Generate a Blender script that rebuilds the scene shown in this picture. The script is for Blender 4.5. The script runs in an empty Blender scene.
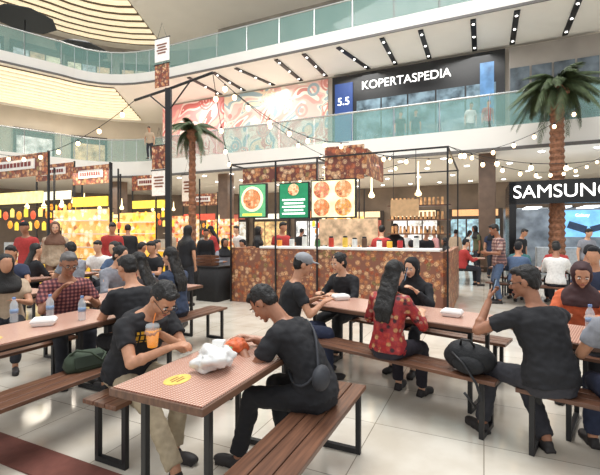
import bpy, math, random
from mathutils import Vector as V, Matrix, noise
random.seed(7)
scn=bpy.context.scene
COL=scn.collection
H=1.55
U=V((.909,-.418,0)).normalized(); W=V((.418,.909,0)).normalized()
YU=math.atan2(U.y,U.x)
R3=V((.766,-.643,0)); N3=V((.643,.766,0)); YR=math.atan2(R3.y,R3.x)
def lin(c):
    return tuple(((x/255)/12.92 if x/255<=.04045 else ((x/255+.055)/1.055)**2.4) for x in c)
# ---------------------------------------------------------------- materials
MC={}
def nodes(name):
    m=bpy.data.materials.new(name); m.use_nodes=True
    nt=m.node_tree; b=nt.nodes['Principled BSDF']
    return m,nt,b
def M(name,col,rough=.55,metal=0,emit=0,var=.12,scale=14,alpha=1,trans=0,bump=0,ecol=None):
    if name in MC: return MC[name]
    m,nt,b=nodes(name); c=lin(col)
    b.inputs['Roughness'].default_value=rough; b.inputs['Metallic'].default_value=metal
    if alpha<1: b.inputs['Alpha'].default_value=alpha
    if trans: b.inputs['Transmission Weight'].default_value=trans
    tc=nt.nodes.new('ShaderNodeTexCoord'); nz=nt.nodes.new('ShaderNodeTexNoise'); nz.inputs['Scale'].default_value=scale
    nz.inputs['Detail'].default_value=3
    nt.links.new(tc.outputs['Object'],nz.inputs['Vector'])
    cr=nt.nodes.new('ShaderNodeValToRGB')
    cr.color_ramp.elements[0].position=.3; cr.color_ramp.elements[1].position=.7
    cr.color_ramp.elements[0].color=tuple(x*(1-var) for x in c)+(1,)
    cr.color_ramp.elements[1].color=tuple(min(1,x*(1+var)) for x in c)+(1,)
    nt.links.new(nz.outputs['Fac'],cr.inputs['Fac']); nt.links.new(cr.outputs['Color'],b.inputs['Base Color'])
    if emit:
        b.inputs['Emission Strength'].default_value=emit
        if ecol: b.inputs['Emission Color'].default_value=lin(ecol)+(1,)
        else: nt.links.new(cr.outputs['Color'],b.inputs['Emission Color'])
    if bump:
        bp=nt.nodes.new('ShaderNodeBump'); bp.inputs['Strength'].default_value=bump; bp.inputs['Distance'].default_value=.02
        nt.links.new(nz.outputs['Fac'],bp.inputs['Height']); nt.links.new(bp.outputs['Normal'],b.inputs['Normal'])
    MC[name]=m; return m
def nmath(nt,op,a,b=None):
    n=nt.nodes.new('ShaderNodeMath'); n.operation=op
    for i,x in enumerate((a,b)):
        if x is None: continue
        if isinstance(x,(int,float)): n.inputs[i].default_value=x
        else: nt.links.new(x,n.inputs[i])
    return n.outputs[0]
def sep(nt):
    tc=nt.nodes.new('ShaderNodeTexCoord'); s=nt.nodes.new('ShaderNodeSeparateXYZ'); nt.links.new(tc.outputs['Object'],s.inputs[0]); return tc,s
def ramp(nt,fac,stops,interp='LINEAR'):
    cr=nt.nodes.new('ShaderNodeValToRGB'); cr.color_ramp.interpolation=interp
    e=cr.color_ramp.elements
    while len(e)<len(stops): e.new(.5)
    for i,(p,c) in enumerate(stops):
        e[i].position=p; e[i].color=lin(c)+(1,)
    nt.links.new(fac,cr.inputs['Fac']); return cr.outputs['Color']
def gingham(name,a,bc,cc,n=22,rough=.35,ax=('X','Y')):
    m,nt,b=nodes(name); tc,s=sep(nt)
    f=[nmath(nt,'LESS_THAN',nmath(nt,'FRACT',nmath(nt,'MULTIPLY',s.outputs[k],n)),.5) for k in ax]
    t=nmath(nt,'MULTIPLY',nmath(nt,'ADD',f[0],f[1]),.5)
    col=ramp(nt,t,[(0,a),(.5,bc),(1,cc)]); nt.links.new(col,b.inputs['Base Color']); b.inputs['Roughness'].default_value=rough
    return m
def swirl(name,cols,scale=1.1,emit=.12):
    m,nt,b=nodes(name); tc=nt.nodes.new('ShaderNodeTexCoord')
    nz=nt.nodes.new('ShaderNodeTexNoise'); nz.inputs['Scale'].default_value=scale*.7; nz.inputs['Detail'].default_value=1.2; nz.inputs['Distortion'].default_value=1.8
    nt.links.new(tc.outputs['Object'],nz.inputs['Vector'])
    t=nmath(nt,'FRACT',nmath(nt,'MULTIPLY',nz.outputs['Fac'],2.6))
    k=len(cols); c1=ramp(nt,t,[(i/k,c) for i,c in enumerate(cols)],'CONSTANT')
    vo=nt.nodes.new('ShaderNodeTexVoronoi'); vo.inputs['Scale'].default_value=scale; nt.links.new(tc.outputs['Object'],vo.inputs['Vector'])
    ring=nmath(nt,'FRACT',nmath(nt,'MULTIPLY',vo.outputs['Distance'],7))
    fl=nmath(nt,'MULTIPLY',nmath(nt,'LESS_THAN',vo.outputs['Distance'],.40),nmath(nt,'GREATER_THAN',ring,.3))
    sc=nt.nodes.new('ShaderNodeSeparateColor'); nt.links.new(vo.outputs['Color'],sc.inputs[0])
    c2=ramp(nt,sc.outputs[0],[(i/k,c) for i,c in enumerate(cols[::-1])],'CONSTANT')
    mx=nt.nodes.new('ShaderNodeMix'); mx.data_type='RGBA'; nt.links.new(fl,mx.inputs[0]); nt.links.new(c1,mx.inputs[6]); nt.links.new(c2,mx.inputs[7])
    nt.links.new(mx.outputs[2],b.inputs['Base Color']); nt.links.new(mx.outputs[2],b.inputs['Emission Color']); b.inputs['Emission Strength'].default_value=emit; b.inputs['Roughness'].default_value=.5
    return m
FOOD=[(0,(198,140,98)),(.2,(226,190,150)),(.4,(176,100,70)),(.58,(210,156,108)),(.76,(232,206,172)),(.92,(150,136,92))]
def food(name,scale=5.0,emit=0,stops=None,bg=(130,84,66),det=.6,rnd=.55):
    m,nt,b=nodes(name)
    tc=nt.nodes.new('ShaderNodeTexCoord')
    vo=nt.nodes.new('ShaderNodeTexVoronoi'); vo.inputs['Scale'].default_value=scale; vo.inputs['Randomness'].default_value=rnd
    nt.links.new(tc.outputs['Object'],vo.inputs['Vector'])
    sc=nt.nodes.new('ShaderNodeSeparateColor'); nt.links.new(vo.outputs['Color'],sc.inputs[0])
    inner=ramp(nt,sc.outputs[0],stops or FOOD,'CONSTANT')
    rim=ramp(nt,vo.outputs['Distance'],[(0,(255,255,255)),(.42,(255,255,255)),(.45,(120,120,120)),(.49,(120,120,120)),(.52,(255,255,255)),(.60,(0,0,0))])
    nz=nt.nodes.new('ShaderNodeTexNoise'); nz.inputs['Scale'].default_value=scale*4; nz.inputs['Detail'].default_value=4; nt.links.new(tc.outputs['Object'],nz.inputs['Vector'])
    dt=ramp(nt,nz.outputs['Fac'],[(.36,(136,80,58)),(.5,(226,190,160)),(.62,(255,250,240))])
    m1=nt.nodes.new('ShaderNodeMix'); m1.data_type='RGBA'; m1.blend_type='MULTIPLY'; m1.inputs[0].default_value=det
    nt.links.new(inner,m1.inputs[6]); nt.links.new(dt,m1.inputs[7])
    m2=nt.nodes.new('ShaderNodeMix'); m2.data_type='RGBA'
    nt.links.new(rim,m2.inputs[0]); m2.inputs[6].default_value=lin(bg)+(1,); nt.links.new(m1.outputs[2],m2.inputs[7])
    nt.links.new(m2.outputs[2],b.inputs['Base Color']); b.inputs['Roughness'].default_value=.5
    if emit:
        nt.links.new(m2.outputs[2],b.inputs['Emission Color']); b.inputs['Emission Strength'].default_value=emit
    return m
def woodm(name,a,bc,rough=.4):
    m,nt,b=nodes(name); tc=nt.nodes.new('ShaderNodeTexCoord'); mp=nt.nodes.new('ShaderNodeMapping'); mp.inputs['Scale'].default_value=(1.2,22,8)
    nt.links.new(tc.outputs['Object'],mp.inputs[0]); nz=nt.nodes.new('ShaderNodeTexNoise'); nz.inputs['Scale'].default_value=2.2; nz.inputs['Detail'].default_value=6
    nt.links.new(mp.outputs[0],nz.inputs['Vector']); col=ramp(nt,nz.outputs['Fac'],[(.3,a),(.7,bc)]); nt.links.new(col,b.inputs['Base Color'])
    b.inputs['Roughness'].default_value=rough; return m
def floorm():
    m,nt,b=nodes('polished_marble'); tc=nt.nodes.new('ShaderNodeTexCoord'); mp=nt.nodes.new('ShaderNodeMapping'); mp.inputs['Rotation'].default_value=(0,0,-YU)
    nt.links.new(tc.outputs['Object'],mp.inputs[0])
    br=nt.nodes.new('ShaderNodeTexBrick'); br.offset=0; br.inputs['Scale'].default_value=1; br.inputs['Brick Width'].default_value=.8; br.inputs['Row Height'].default_value=.8
    br.inputs['Mortar Size'].default_value=.004; br.inputs['Color1'].default_value=lin((222,215,202))+(1,); br.inputs['Color2'].default_value=lin((212,204,190))+(1,); br.inputs['Mortar'].default_value=lin((160,151,138))+(1,)
    nt.links.new(mp.outputs[0],br.inputs['Vector'])
    nz=nt.nodes.new('ShaderNodeTexNoise'); nz.inputs['Scale'].default_value=2.5; nz.inputs['Detail'].default_value=8; nt.links.new(tc.outputs['Object'],nz.inputs['Vector'])
    d=ramp(nt,nz.outputs['Fac'],[(.35,(230,225,218)),(.6,(255,255,255))])
    mx=nt.nodes.new('ShaderNodeMix'); mx.data_type='RGBA'; mx.blend_type='MULTIPLY'; mx.inputs[0].default_value=.7
    nt.links.new(br.outputs['Color'],mx.inputs[6]); nt.links.new(d,mx.inputs[7]); nt.links.new(mx.outputs[2],b.inputs['Base Color'])
    b.inputs['Roughness'].default_value=.11; return m
# ---------------------------------------------------------------- geometry
class G:
    def __init__(s): s.v=[];s.f=[];s.m=[]
    def add(s,vs,fs,mi=0):
        o=len(s.v); s.v+= [tuple(x) for x in vs]; s.f+=[tuple(i+o for i in f) for f in fs]; s.m+=[mi]*len(fs); return s
    def box(s,c,d,R=None,mi=0):
        c=V(c); vs=[]
        for x in(-.5,.5):
            for y in(-.5,.5):
                for z in(-.5,.5):
                    p=V((x*d[0],y*d[1],z*d[2])); 
                    if R is not None: p=R@p
                    vs.append(c+p)
        return s.add(vs,[(0,1,3,2),(4,6,7,5),(0,4,5,1),(2,3,7,6),(0,2,6,4),(1,5,7,3)],mi)
    def cone(s,a,b,r0,r1,n=12,mi=0):
        a=V(a);b=V(b);d=(b-a)
        if d.length<1e-6: return s
        d.normalize(); t=V((0,0,1)) if abs(d.z)<.9 else V((1,0,0)); x=d.cross(t).normalized(); y=d.cross(x)
        vs=[]
        for p,r in((a,r0),(b,r1)):
            for i in range(n):
                q=2*math.pi*i/n; vs.append(p+x*r*math.cos(q)+y*r*math.sin(q))
        fs=[(i,(i+1)%n,n+(i+1)%n,n+i) for i in range(n)]+[tuple(range(n))[::-1],tuple(range(n,2*n))]
        return s.add(vs,fs,mi)
    def ell(s,c,r,R=None,n=14,k=9,mi=0):
        c=V(c); vs=[]
        def P(p): return c+(R@p if R is not None else p)
        vs.append(P(V((0,0,r[2]))))
        for j in range(1,k):
            th=math.pi*j/k
            for i in range(n):
                q=2*math.pi*i/n; vs.append(P(V((r[0]*math.sin(th)*math.cos(q),r[1]*math.sin(th)*math.sin(q),r[2]*math.cos(th)))))
        vs.append(P(V((0,0,-r[2]))))
        fs=[(0,1+i,1+(i+1)%n) for i in range(n)]
        for j in range(k-2):
            a=1+j*n;b=a+n
            fs+=[(a+i,b+i,b+(i+1)%n,a+(i+1)%n) for i in range(n)]
        l=len(vs)-1;a=1+(k-2)*n
        fs+=[(a+i,l,a+(i+1)%n) for i in range(n)]
        return s.add(vs,fs,mi)
    def cap(s,a,b,r0,r1,n=12):
        s.cone(a,b,r0,r1,n); s.ell(a,(r0,)*3,n=n,k=6); s.ell(b,(r1,)*3,n=n,k=6); return s
    def loft(s,rings,mi=0,caps=True):
        n=len(rings[0]); vs=[p for r in rings for p in r]; fs=[]
        for j in range(len(rings)-1):
            fs+=[(j*n+i,j*n+(i+1)%n,(j+1)*n+(i+1)%n,(j+1)*n+i) for i in range(n)]
        if caps: fs+=[tuple(range(n))[::-1],tuple(range((len(rings)-1)*n,len(rings)*n))]
        return s.add(vs,fs,mi)
    def lathe(s,prof,c=(0,0,0),n=20,mi=0):
        c=V(c); return s.loft([[c+V((r*math.cos(2*math.pi*i/n),r*math.sin(2*math.pi*i/n),z)) for i in range(n)] for r,z in prof],mi)
    def tube(s,pts,r,n=6,mi=0):
        rings=[]
        for i,p in enumerate(pts):
            d=(V(pts[min(i+1,len(pts)-1)])-V(pts[max(i-1,0)])).normalized()
            t=V((0,0,1)) if abs(d.z)<.9 else V((1,0,0)); x=d.cross(t).normalized(); y=d.cross(x)
            rr=r[i] if isinstance(r,(list,tuple)) else r
            rings.append([V(p)+x*rr*math.cos(2*math.pi*k/n)+y*rr*math.sin(2*math.pi*k/n) for k in range(n)])
        return s.loft(rings,mi)
    def mesh(s,name,mats,smooth=False):
        me=bpy.data.meshes.new(name); me.from_pydata(s.v,[],s.f)
        for m in (mats if isinstance(mats,(list,tuple)) else [mats]): me.materials.append(m)
        me.polygons.foreach_set('material_index',s.m)
        if smooth: me.polygons.foreach_set('use_smooth',[True]*len(me.polygons))
        me.update()
        import bmesh
        bm=bmesh.new(); bm.from_mesh(me); bmesh.ops.recalc_face_normals(bm,faces=bm.faces); bm.to_mesh(me); bm.free()
        return me
    def obj(s,name,mats,parent=None,smooth=False,bevel=0,loc=None,rot=None):
        o=bpy.data.objects.new(name,s.mesh(name,mats,smooth)); COL.objects.link(o)
        if parent: o.parent=parent
        if loc is not None: o.location=loc
        if rot is not None: o.rotation_euler=rot
        if bevel:
            b=o.modifiers.new('bevel','BEVEL'); b.width=bevel; b.segments=2; b.limit_method='ANGLE'
        return o
def tag(o,label,cat,group=None,kind=None):
    o['label']=label; o['category']=cat
    if group:o['group']=group
    if kind:o['kind']=kind
    return o
def thing(name,loc,yaw,label,cat,group=None):
    e=bpy.data.objects.new(name,None); e.empty_display_size=.1; COL.objects.link(e); e.location=loc; e.rotation_euler=(0,0,yaw)
    return tag(e,label,cat,group)
def struct(o): o['kind']='structure'; return o
def copything(src,loc,yaw=None,label=None):
    n=src.copy(); COL.objects.link(n); n.location=loc
    if yaw is not None: n.rotation_euler=(0,0,yaw)
    if label: n['label']=label
    for c in list(src.children):
        k=c.copy(); COL.objects.link(k); k.parent=n
    return n
TXT=[]
def text(body,size,loc,rot,mat,parent=None,name='lettering',ext=.01,sx=1,off=.0):
    cu=bpy.data.curves.new(name,'FONT'); cu.body=body; cu.size=size; cu.extrude=ext; cu.align_x='CENTER'; cu.align_y='CENTER'; cu.offset=off
    o=bpy.data.objects.new(name+'_src',cu); COL.objects.link(o)
    TXT.append((o,name,mat,parent,loc,rot,sx))
black=M('black_metal',(28,28,30),.45,var=.1)
white=M('white_paint',(240,238,234),.5,var=.03)
woodb=woodm('bench_wood',(76,50,38),(128,88,66),.35)
ging=gingham('gingham_laminate',(222,198,182),(184,134,114),(144,84,66),60)
edgew=woodm('table_edge_wood',(84,58,46),(118,84,64))
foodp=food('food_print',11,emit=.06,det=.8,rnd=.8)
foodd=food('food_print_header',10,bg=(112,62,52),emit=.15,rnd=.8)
bulbm=M('bulb_glow',(255,216,164),.3,emit=7,var=0)
warmg=M('warm_glow',(255,226,175),.4,emit=3,var=.05)
whiteg=M('white_glow',(255,252,246),.4,emit=6,var=0)
letter=M('letter_glow',(255,253,250),.4,emit=1.5,var=0)
glass=M('green_glass',(142,184,176),.05,var=.02,alpha=.38)
steel=M('brushed_steel',(200,202,200),.25,.9,var=.03)
# ---------------------------------------------------------------- shell
fl=G().box((0,14,-.05),(70,60,.1)).obj('floor',floorm()); struct(fl)
E=[];N=[]
x=15.0
while x>-8.01:
    E.append(V((x,18-.46*x,0)));N.append(W.copy()); x-=1.6
NL=V((-.67,.74,0)).normalized(); A0=E[-1].copy(); B0=V((-10.9,23.0,0)); C0=V((-12.4,20.8,0))
na=len(E)
for i in range(1,9):
    t=i/8; E.append(A0*(1-t)**2+B0*2*t*(1-t)+C0*t*t); N.append((W*(1-t)+NL*t).normalized())
nm=len(E)
for k in range(1,9):
    E.append(C0+V((-.74,-.67,0)).normalized()*1.6*k); N.append(NL.copy())
def prism(i0,i1,o0,o1,z0,z1,mi=0,g=None):
    g=g or G()
    rings=[]
    for i in range(i0,i1):
        a=E[i]+N[i]*o0;b=E[i]+N[i]*o1
        rings.append([V((a.x,a.y,z0)),V((b.x,b.y,z0)),V((b.x,b.y,z1)),V((a.x,a.y,z1))])
    return g.loft(rings,mi)
n=len(E)
Z3=10.25
soff=M('soffit_paint',(242,238,230),.6,var=.02,scale=1)
struct(prism(0,n,0,14,4.6,5.42).obj('ceiling',soff))
struct(prism(0,n,0,14,9.7,Z3).obj('ceiling',soff))
struct(prism(0,n,0,14,14.7,15.3).obj('ceiling',soff))
dt=M('dark_trim',(104,100,96),.5)
struct(prism(0,n,-.06,-.005,4.52,4.64).obj('trim_1',dt))
struct(prism(0,n,-.06,-.005,9.64,9.74).obj('trim_2',dt))
bw=M('back_wall_ground',(136,120,106),.6,var=.3,scale=.7)
struct(prism(0,n,11,11.2,0,4.6).obj('wall_back',bw))
wu=M('wall_level_two',(200,190,176),.6,var=.1,scale=.5)
struct(prism(0,na,3.5,3.6,5.42,9.7).obj('wall_upper',wu))
struct(prism(na-1,n,8,8.1,5.42,9.7).obj('wall_side',wu))
a=E[na-1]
struct(G().box((0,0,7.56),(.1,4.4,4.28)).obj('wall_return',wu,None,loc=(a.x+W.x*5.75,a.y+W.y*5.75,0),rot=(0,0,YU)))
wt=M('wall_level_three',(160,152,142),.5,var=.25,scale=.8)
struct(prism(0,na,5,5.1,Z3,14.7).obj('wall_top',wt))
struct(prism(na-1,n,7,7.1,Z3,14.7).obj('wall_top_side',wt))
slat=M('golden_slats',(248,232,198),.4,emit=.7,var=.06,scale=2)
gap=M('slat_gap',(96,76,58),.7)
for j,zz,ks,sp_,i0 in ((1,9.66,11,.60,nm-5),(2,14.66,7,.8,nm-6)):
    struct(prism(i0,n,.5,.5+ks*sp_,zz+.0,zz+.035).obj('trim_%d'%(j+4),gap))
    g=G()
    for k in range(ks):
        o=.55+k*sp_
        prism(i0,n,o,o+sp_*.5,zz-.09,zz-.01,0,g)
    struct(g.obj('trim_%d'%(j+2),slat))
for i in range(nm-7,n-1,2):
    p=E[i]+N[i]*6.85; q=thing('shopfront',(p.x,p.y,Z3),math.atan2(N[i].y,N[i].x)-math.pi/2,'lit shop window on the top gallery','shopfront','top gallery shops')
    G().box((0,0,1.7),(2.9,.12,3.3)).obj('frame',M('dark_bronze',(60,50,44),.4),q)
    for s_ in(-1,0,1): G().box((s_*.88,-.09,1.5),(.8,.04,2.7)).obj('display_window',M('topglow%d'%((i//2+s_)%3),[(230,212,180),(170,180,188),(206,176,140)][(i//2+s_)%3],.4,emit=.6,var=.6,scale=2.5),q)
    if i>nm-5:
        p=E[i]+N[i]*7.85; q=thing('shopfront',(p.x,p.y,5.43),math.atan2(N[i].y,N[i].x)-math.pi/2,'warm lit shop window on the second gallery','shopfront','second gallery shops')
        G().box((0,0,1.5),(2.3,.12,2.9)).obj('frame',MC['dark_bronze'],q)
        G().box((0,-.09,1.3),(2.0,.04,2.2)).obj('display_window',M('midglow%d'%(i%3),[(236,216,180),(200,206,210),(220,176,136)][i%3],.4,emit=.5,var=.7,scale=2.5),q)
def balu(zb,lab):
    e=thing('glass_balustrade',(E[0].x,E[0].y,zb),0,lab,'railing','glass balustrades of the atrium')
    o=E[0]+V((0,0,zb))
    g=G()
    pts=[E[i]+N[i]*.08+V((0,0,zb+1.22))-o for i in range(n)]
    g.tube(pts,.04,8); g.obj('handrail',steel,e,True)
    for i in range(n-1):
        a=E[i]+N[i]*.08;b=E[i+1]+N[i+1]*.08; d=(b-a)
        p0=a+d*.02-E[0];p1=b-d*.02-E[0]; t=V((-d.y,d.x,0)).normalized()*.008
        gg=G().loft([[p0+t,p0-t,p0-t+V((0,0,1.18)),p0+t+V((0,0,1.18))],[p1+t,p1-t,p1-t+V((0,0,1.18)),p1+t+V((0,0,1.18))]])
        gg.obj('glass_panel',glass,e)
        G().box((a.x-E[0].x,a.y-E[0].y,.6),(.03,.03,1.2)).obj('baluster',steel,e)
balu(5.42,'green-tinted glass balustrade with steel handrail on the second storey edge')
balu(Z3,'green-tinted glass balustrade with steel handrail on the third storey edge')
def onwall(px,off):
    k=(px-300)/400; c=18+off/W.y; y=c/(1+.46*k); return V((k*y,y,0))
mur1=swirl('mural_print',[(234,196,184),(244,232,214),(160,180,186),(240,214,186),(214,140,130),(246,236,220),(226,170,158)],.8)
mur2=swirl('mural_pink_print',[(232,150,146),(244,214,204),(214,116,110),(250,232,222),(236,184,168)],.7)
def wallpanel(name,px0,px1,off,z0,z1,mat,lab,cat,th=.06):
    a=onwall(px0,off);b=onwall(px1,off); L=(b-a).length
    e=thing(name,(a.x,a.y,z0),YU,lab,cat)
    G().box((L/2,0,(z1-z0)/2),(L,th,z1-z0)).obj('panel',mat,e)
    return e,L
wallpanel('wall_mural',224.5,328,3.4,5.5,9.6,mur1,'pale pink, cream and grey-blue floral mural on second storey wall','mural')
wallpanel('wall_mural',163,224,3.4,5.5,9.6,mur2,'pink and red floral mural on the second storey wall','mural')
darkgl=M('dark_shop_glass',(92,110,120),.12,var=.8,scale=2.2,emit=.5)
e,L=wallpanel('shopfront',333,505,3.3,5.44,9.55,M('black_fascia',(24,24,26),.35),'black shopfront with white capital lettering and glazed display','shopfront',.2)
text('KOPERTASPEDIA',.58,(L*.46,-.14,3.42),(math.pi/2,0,0),letter,e,sx=.97)
for k in range(5):
    w=L*.8/5
    G().box((L*.16+w*(k+.5),-.13,1.45),(w*.94,.03,2.5)).obj('window_pane',darkgl,e)
G().box((L*.08,-.14,1.9),(.95,.05,3.6)).obj('poster',M('navy_poster',(34,62,120),.5,emit=.35,var=.05),e)
text('5.5',.55,(L*.08,-.2,2.75),(math.pi/2,0,0),letter,e)
for k,c in enumerate([(200,60,60),(40,90,150),(230,190,60),(90,140,90),(180,180,190),(60,60,70),(190,120,60),(50,120,160)]):
    gg=thing('suitcase',onwall(360+k*16,2.9)+V((0,0,5.42)),YU,'hard-shell suitcase displayed before the glazed shop window','suitcase','suitcases displayed at the luggage shop')
    G().box((0,0,.35),(.42,.25,.6)).obj('shell',M('case%d'%k,c,.4),gg,bevel=.05)
    G().tube([V((-.1,0,.65)),V((-.1,0,.85)),V((.1,0,.85)),V((.1,0,.65))],.012).obj('handle',steel,gg)
e,L=wallpanel('shopfront',509,600,3.3,5.44,9.55,M('stone_shopfront',(150,142,134),.4,var=.15,scale=.8),'beige framed glazed shopfront on the second storey','shopfront')
for k in range(4):
    w=L/4
    G().box((w*(k+.5),-.06,1.7),(w*.9,.05,3.0)).obj('window_pane',M('shop_glass_grey',(76,84,90),.12,var=.7,scale=1.8,emit=.3),e)
wallpanel('illuminated_sign',480,494,3.05,6.4,9.0,M('blue_screen',(70,110,150),.3,emit=.5,var=.4,scale=2),'tall bluish illuminated advertising panel','sign')
def slotlight():
    e=thing('recessed_slot_light',(0,0,0),YU,'black recessed ceiling slot with three spotlights','ceiling light','slot lights in the upper soffit')
    G().box((0,0,-.02),(.20,2.9,.04)).obj('housing',black,e)
    for y in(-1.1,0,1.1):
        G().lathe([(.001,-.06),(.045,-.06),(.055,-.02)],(0,y,0),12).obj('lamp',whiteg,e)
    return e
s0=slotlight(); s0.location=V((0,18,0))+U*-6.6+W*1.75+V((0,0,9.69))
k=-4.9; i=0
while k<13:
    p=V((0,18,0))+U*(k+random.uniform(-.25,.25))+W*1.75+V((0,0,9.69))
    copything(s0,p,YU+(-.22 if (i%3==1 and k<4) else 0)); k+=1.72; i+=1
dl=G().lathe([(.001,-.03),(.09,-.03),(.11,-.012),(.12,0)],n=14).mesh('downlight',[whiteg])
def down(p,gr):
    o=bpy.data.objects.new('downlight',dl);COL.objects.link(o);o.location=p; tag(o,'small round bright recessed ceiling downlight','ceiling light',gr)
for r,o in ((0,1.2),(1,3.6),(2,6.5),(3,9.5)):
    for i in range(12):
        p=V((0,18,0))+U*(-8+i*1.75+(r%2)*.8)+W*o+V((0,0,4.6)); down(p,'downlights under the second storey slab')
for i in range(5):
    p=E[nm+i]+NL*2.5; down(V((p.x,p.y,4.6)),'downlights under the second storey slab')
cols=[((250,232,196),.8),((230,176,124),.6),((222,232,238),.9),((180,96,80),.5),((245,238,222),1.0),((140,172,186),.7),((246,220,178),.9)]
for i,(c,st) in enumerate(cols):
    p=V((0,18,0))+U*(-11+i*3.6)+W*10.7
    e=thing('shopfront',(p.x,p.y,0),YU,'lit ground floor shop window with dark frame and sign','shopfront','ground floor shops under the gallery')
    G().box((0,0,1.5),(3.1,.1,3.0)).obj('frame',MC['dark_bronze'],e)
    for s_ in(-1,0,1): G().box((s_*.95,-.08,1.25),(.86,.04,2.2)).obj('display_window',M('shopglow%d'%i,c,.4,emit=st,var=.7,scale=3.5),e)
    G().box((0,-.1,2.75),(2.6,.06,.4)).obj('sign_board',M('shopsign%d'%i,cols[(i+3)%7][0],.4,emit=.8),e)
for px,o in((487,1.0),(120,1.2),(226,1.2),(350,5)):
    p=onwall(px,o)
    e=thing('column',(p.x,p.y,0),YU,'square brown stone-clad column holding the gallery','column')
    G().box((0,0,2.3),(.6,.6,4.59)).obj('shaft',M('brown_stone',(120,98,82),.35,var=.2,scale=3),e,bevel=.02)
    G().box((0,0,.1),(.7,.7,.2)).obj('plinth',M('stone_base',(70,56,46),.3),e,bevel=.01)
# phone shop
a=onwall(509,-1.75); 
e=thing('shopfront',(a.x,a.y,0),YU,'black electronics shopfront with glowing white lettering and screens','shopfront')
fas=M('gloss_black',(12,12,14),.25)
G().box((3.5,0,2.80),(7,.2,.72)).obj('fascia',fas,e)
G().box((.10,1.1,1.57),(.20,2.4,3.14)).obj('door_frame',fas,e)
text('SAMSUNG',.575,(1.42,-.12,2.80),(math.pi/2,0,0),letter,e,sx=1.0)
G().box((3.5,4.0,1.25),(7,.1,2.5)).obj('back_panel',M('shop_interior',(120,126,132),.5,emit=.35,var=.6,scale=2),e)
G().box((2.35,1.8,1.84),(1.75,.08,.92)).obj('screen',M('screen_blue',(120,185,235),.2,emit=1.3,var=.3,scale=2),e)
G().box((2.15,1.75,1.72),(.55,.02,.24),Matrix.Rotation(.35,3,'Y')).obj('pictured_phone',M('screen_navy',(40,60,90),.2,emit=.5),e)
G().box((2.75,1.75,1.70),(.45,.02,.20),Matrix.Rotation(-.3,3,'Y')).obj('pictured_phone',M('screen_navy',(40,60,90),.2,emit=.5),e)
text('Galaxy',.15,(2.3,1.75,2.12),(math.pi/2,0,0),letter,e)
G().box((2.2,2.4,.5),(2.4,.5,1.0)).obj('display_desk',M('desk_grey',(210,214,216),.4),e,bevel=.02)
g=G(); [g.box((.9+i*.9,2.8,2.45),(.5,1.6,.04)) for i in range(6)]; g.obj('ceiling_panel_light',M('panel_glow',(235,240,245),.4,emit=2.2,var=0),e)
g=G().box((0,0,.006),(3.6,.24,.012)).obj('carpet_runner',M('maroon_carpet',(112,66,56),.9,bump=.3),None,loc=(-2.75,3.15,0),rot=(0,0,YU)); tag(g,'dark red carpet strip lying on the marble floor','carpet')
g=G().box((0,0,.004),(2.6,.30,.008)).obj('painted_light_strip',M('blue_light_paint',(70,150,205),.5),None,loc=(3.75,6.85,0),rot=(0,0,YU)); tag(g,'blue painted band standing for a light strip on the floor','painted light')  # flat blue band, its colour imitates a bluish strip of light
# ---------------------------------------------------------------- furniture
def table(c,yaw,L,Wd,label):
    e=thing('dining_table',(c[0],c[1],0),yaw,label,'table','food court tables')
    G().box((0,0,.741),(L-.03,Wd-.03,.02)).obj('tabletop',ging,e)
    G().box((0,0,.727),(L,Wd,.038)).obj('table_edge',edgew,e,bevel=.004)
    for sx in(-1,1):
        for sy in(-1,1):
            G().box((sx*(L/2-.16),sy*(Wd/2-.09),.35),(.035,.035,.70)).obj('leg',black,e,bevel=.004)
    G().box((0,-(Wd/2-.09),.69),(L-.3,.03,.03)).obj('apron_rail',black,e)
    G().box((0,(Wd/2-.09),.69),(L-.3,.03,.03)).obj('apron_rail',black,e)
    for sx in(-1,1):
        G().box((sx*(L/2-.16),0,.02),(.035,Wd-.22,.035)).obj('foot_bar',black,e)
    return e
def sticker(e,x,y):
    G().lathe([(.001,.7512),(.085,.7512),(.085,.7532),(.001,.7532)],n=24).obj('sticker',M('yellow_sticker',(232,200,100),.4),e,loc=(x,y,0)).scale=(1,.72,1)
    g=G()
    for i in range(3): g.box((x,y+.022-i*.022,.7538),(.09-abs(i-1)*.03,.009,.001))
    g.obj('sticker_marks',M('brown_ink',(150,96,50),.5),e)
def bench(c,yaw,L,label):
    e=thing('bench',(c[0],c[1],0),yaw,label,'bench','wooden food court benches')
    g=G()
    for k in(-1,0,1): g.box((0,k*.104,.435),(L,.098,.03))
    g.obj('seat',woodb,e,bevel=.004)
    for sx in(-1,1):
        for sy in(-1,1):
            G().box((sx*(L/2-.1),sy*.125,.21),(.035,.035,.42)).obj('leg',black,e,bevel=.003)
        G().box((sx*(L/2-.1),0,.02),(.035,.22,.035)).obj('foot_bar',black,e)
        G().box((sx*(L/2-.1),0,.405),(.035,.22,.03)).obj('top_bar',black,e)
    G().box((0,0,.40),(L-.2,.03,.03)).obj('stretcher',black,e)
    return e
A=V((-.99,2.05,0)); YW=math.atan2(W.y,W.x)
tA=A+U*.30+W*.62; e=table(tA,YW,1.22,.60,'gingham topped table carrying a plastic bag between two eating men'); sticker(e,-.38,.05)
bench(A+U*(-.5)+W*1.05,YW,1.4,'brown slatted wooden bench beneath the man with a drink')
bR=V((.46,2.85,0))-U*.15-W*.72; bench(bR,YW,1.5,'brown slatted wooden bench beneath a man in black')
tL=V((-2.12,2.83,0))-U*.33+W*.35; e=table(tL,YW,1.7,.66,'gingham topped table with takeaway box and bottles'); sticker(e,-.3,-.1)
bench(V((-1.55,3.1,0))-U*.17-W*.05,YW,1.9,'brown slatted wooden bench with a green bag on it')
tL2=tL+W*1.95-U*.75; table(tL2,YW,1.8,.66,'gingham topped table with drinks and diners around')
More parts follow.
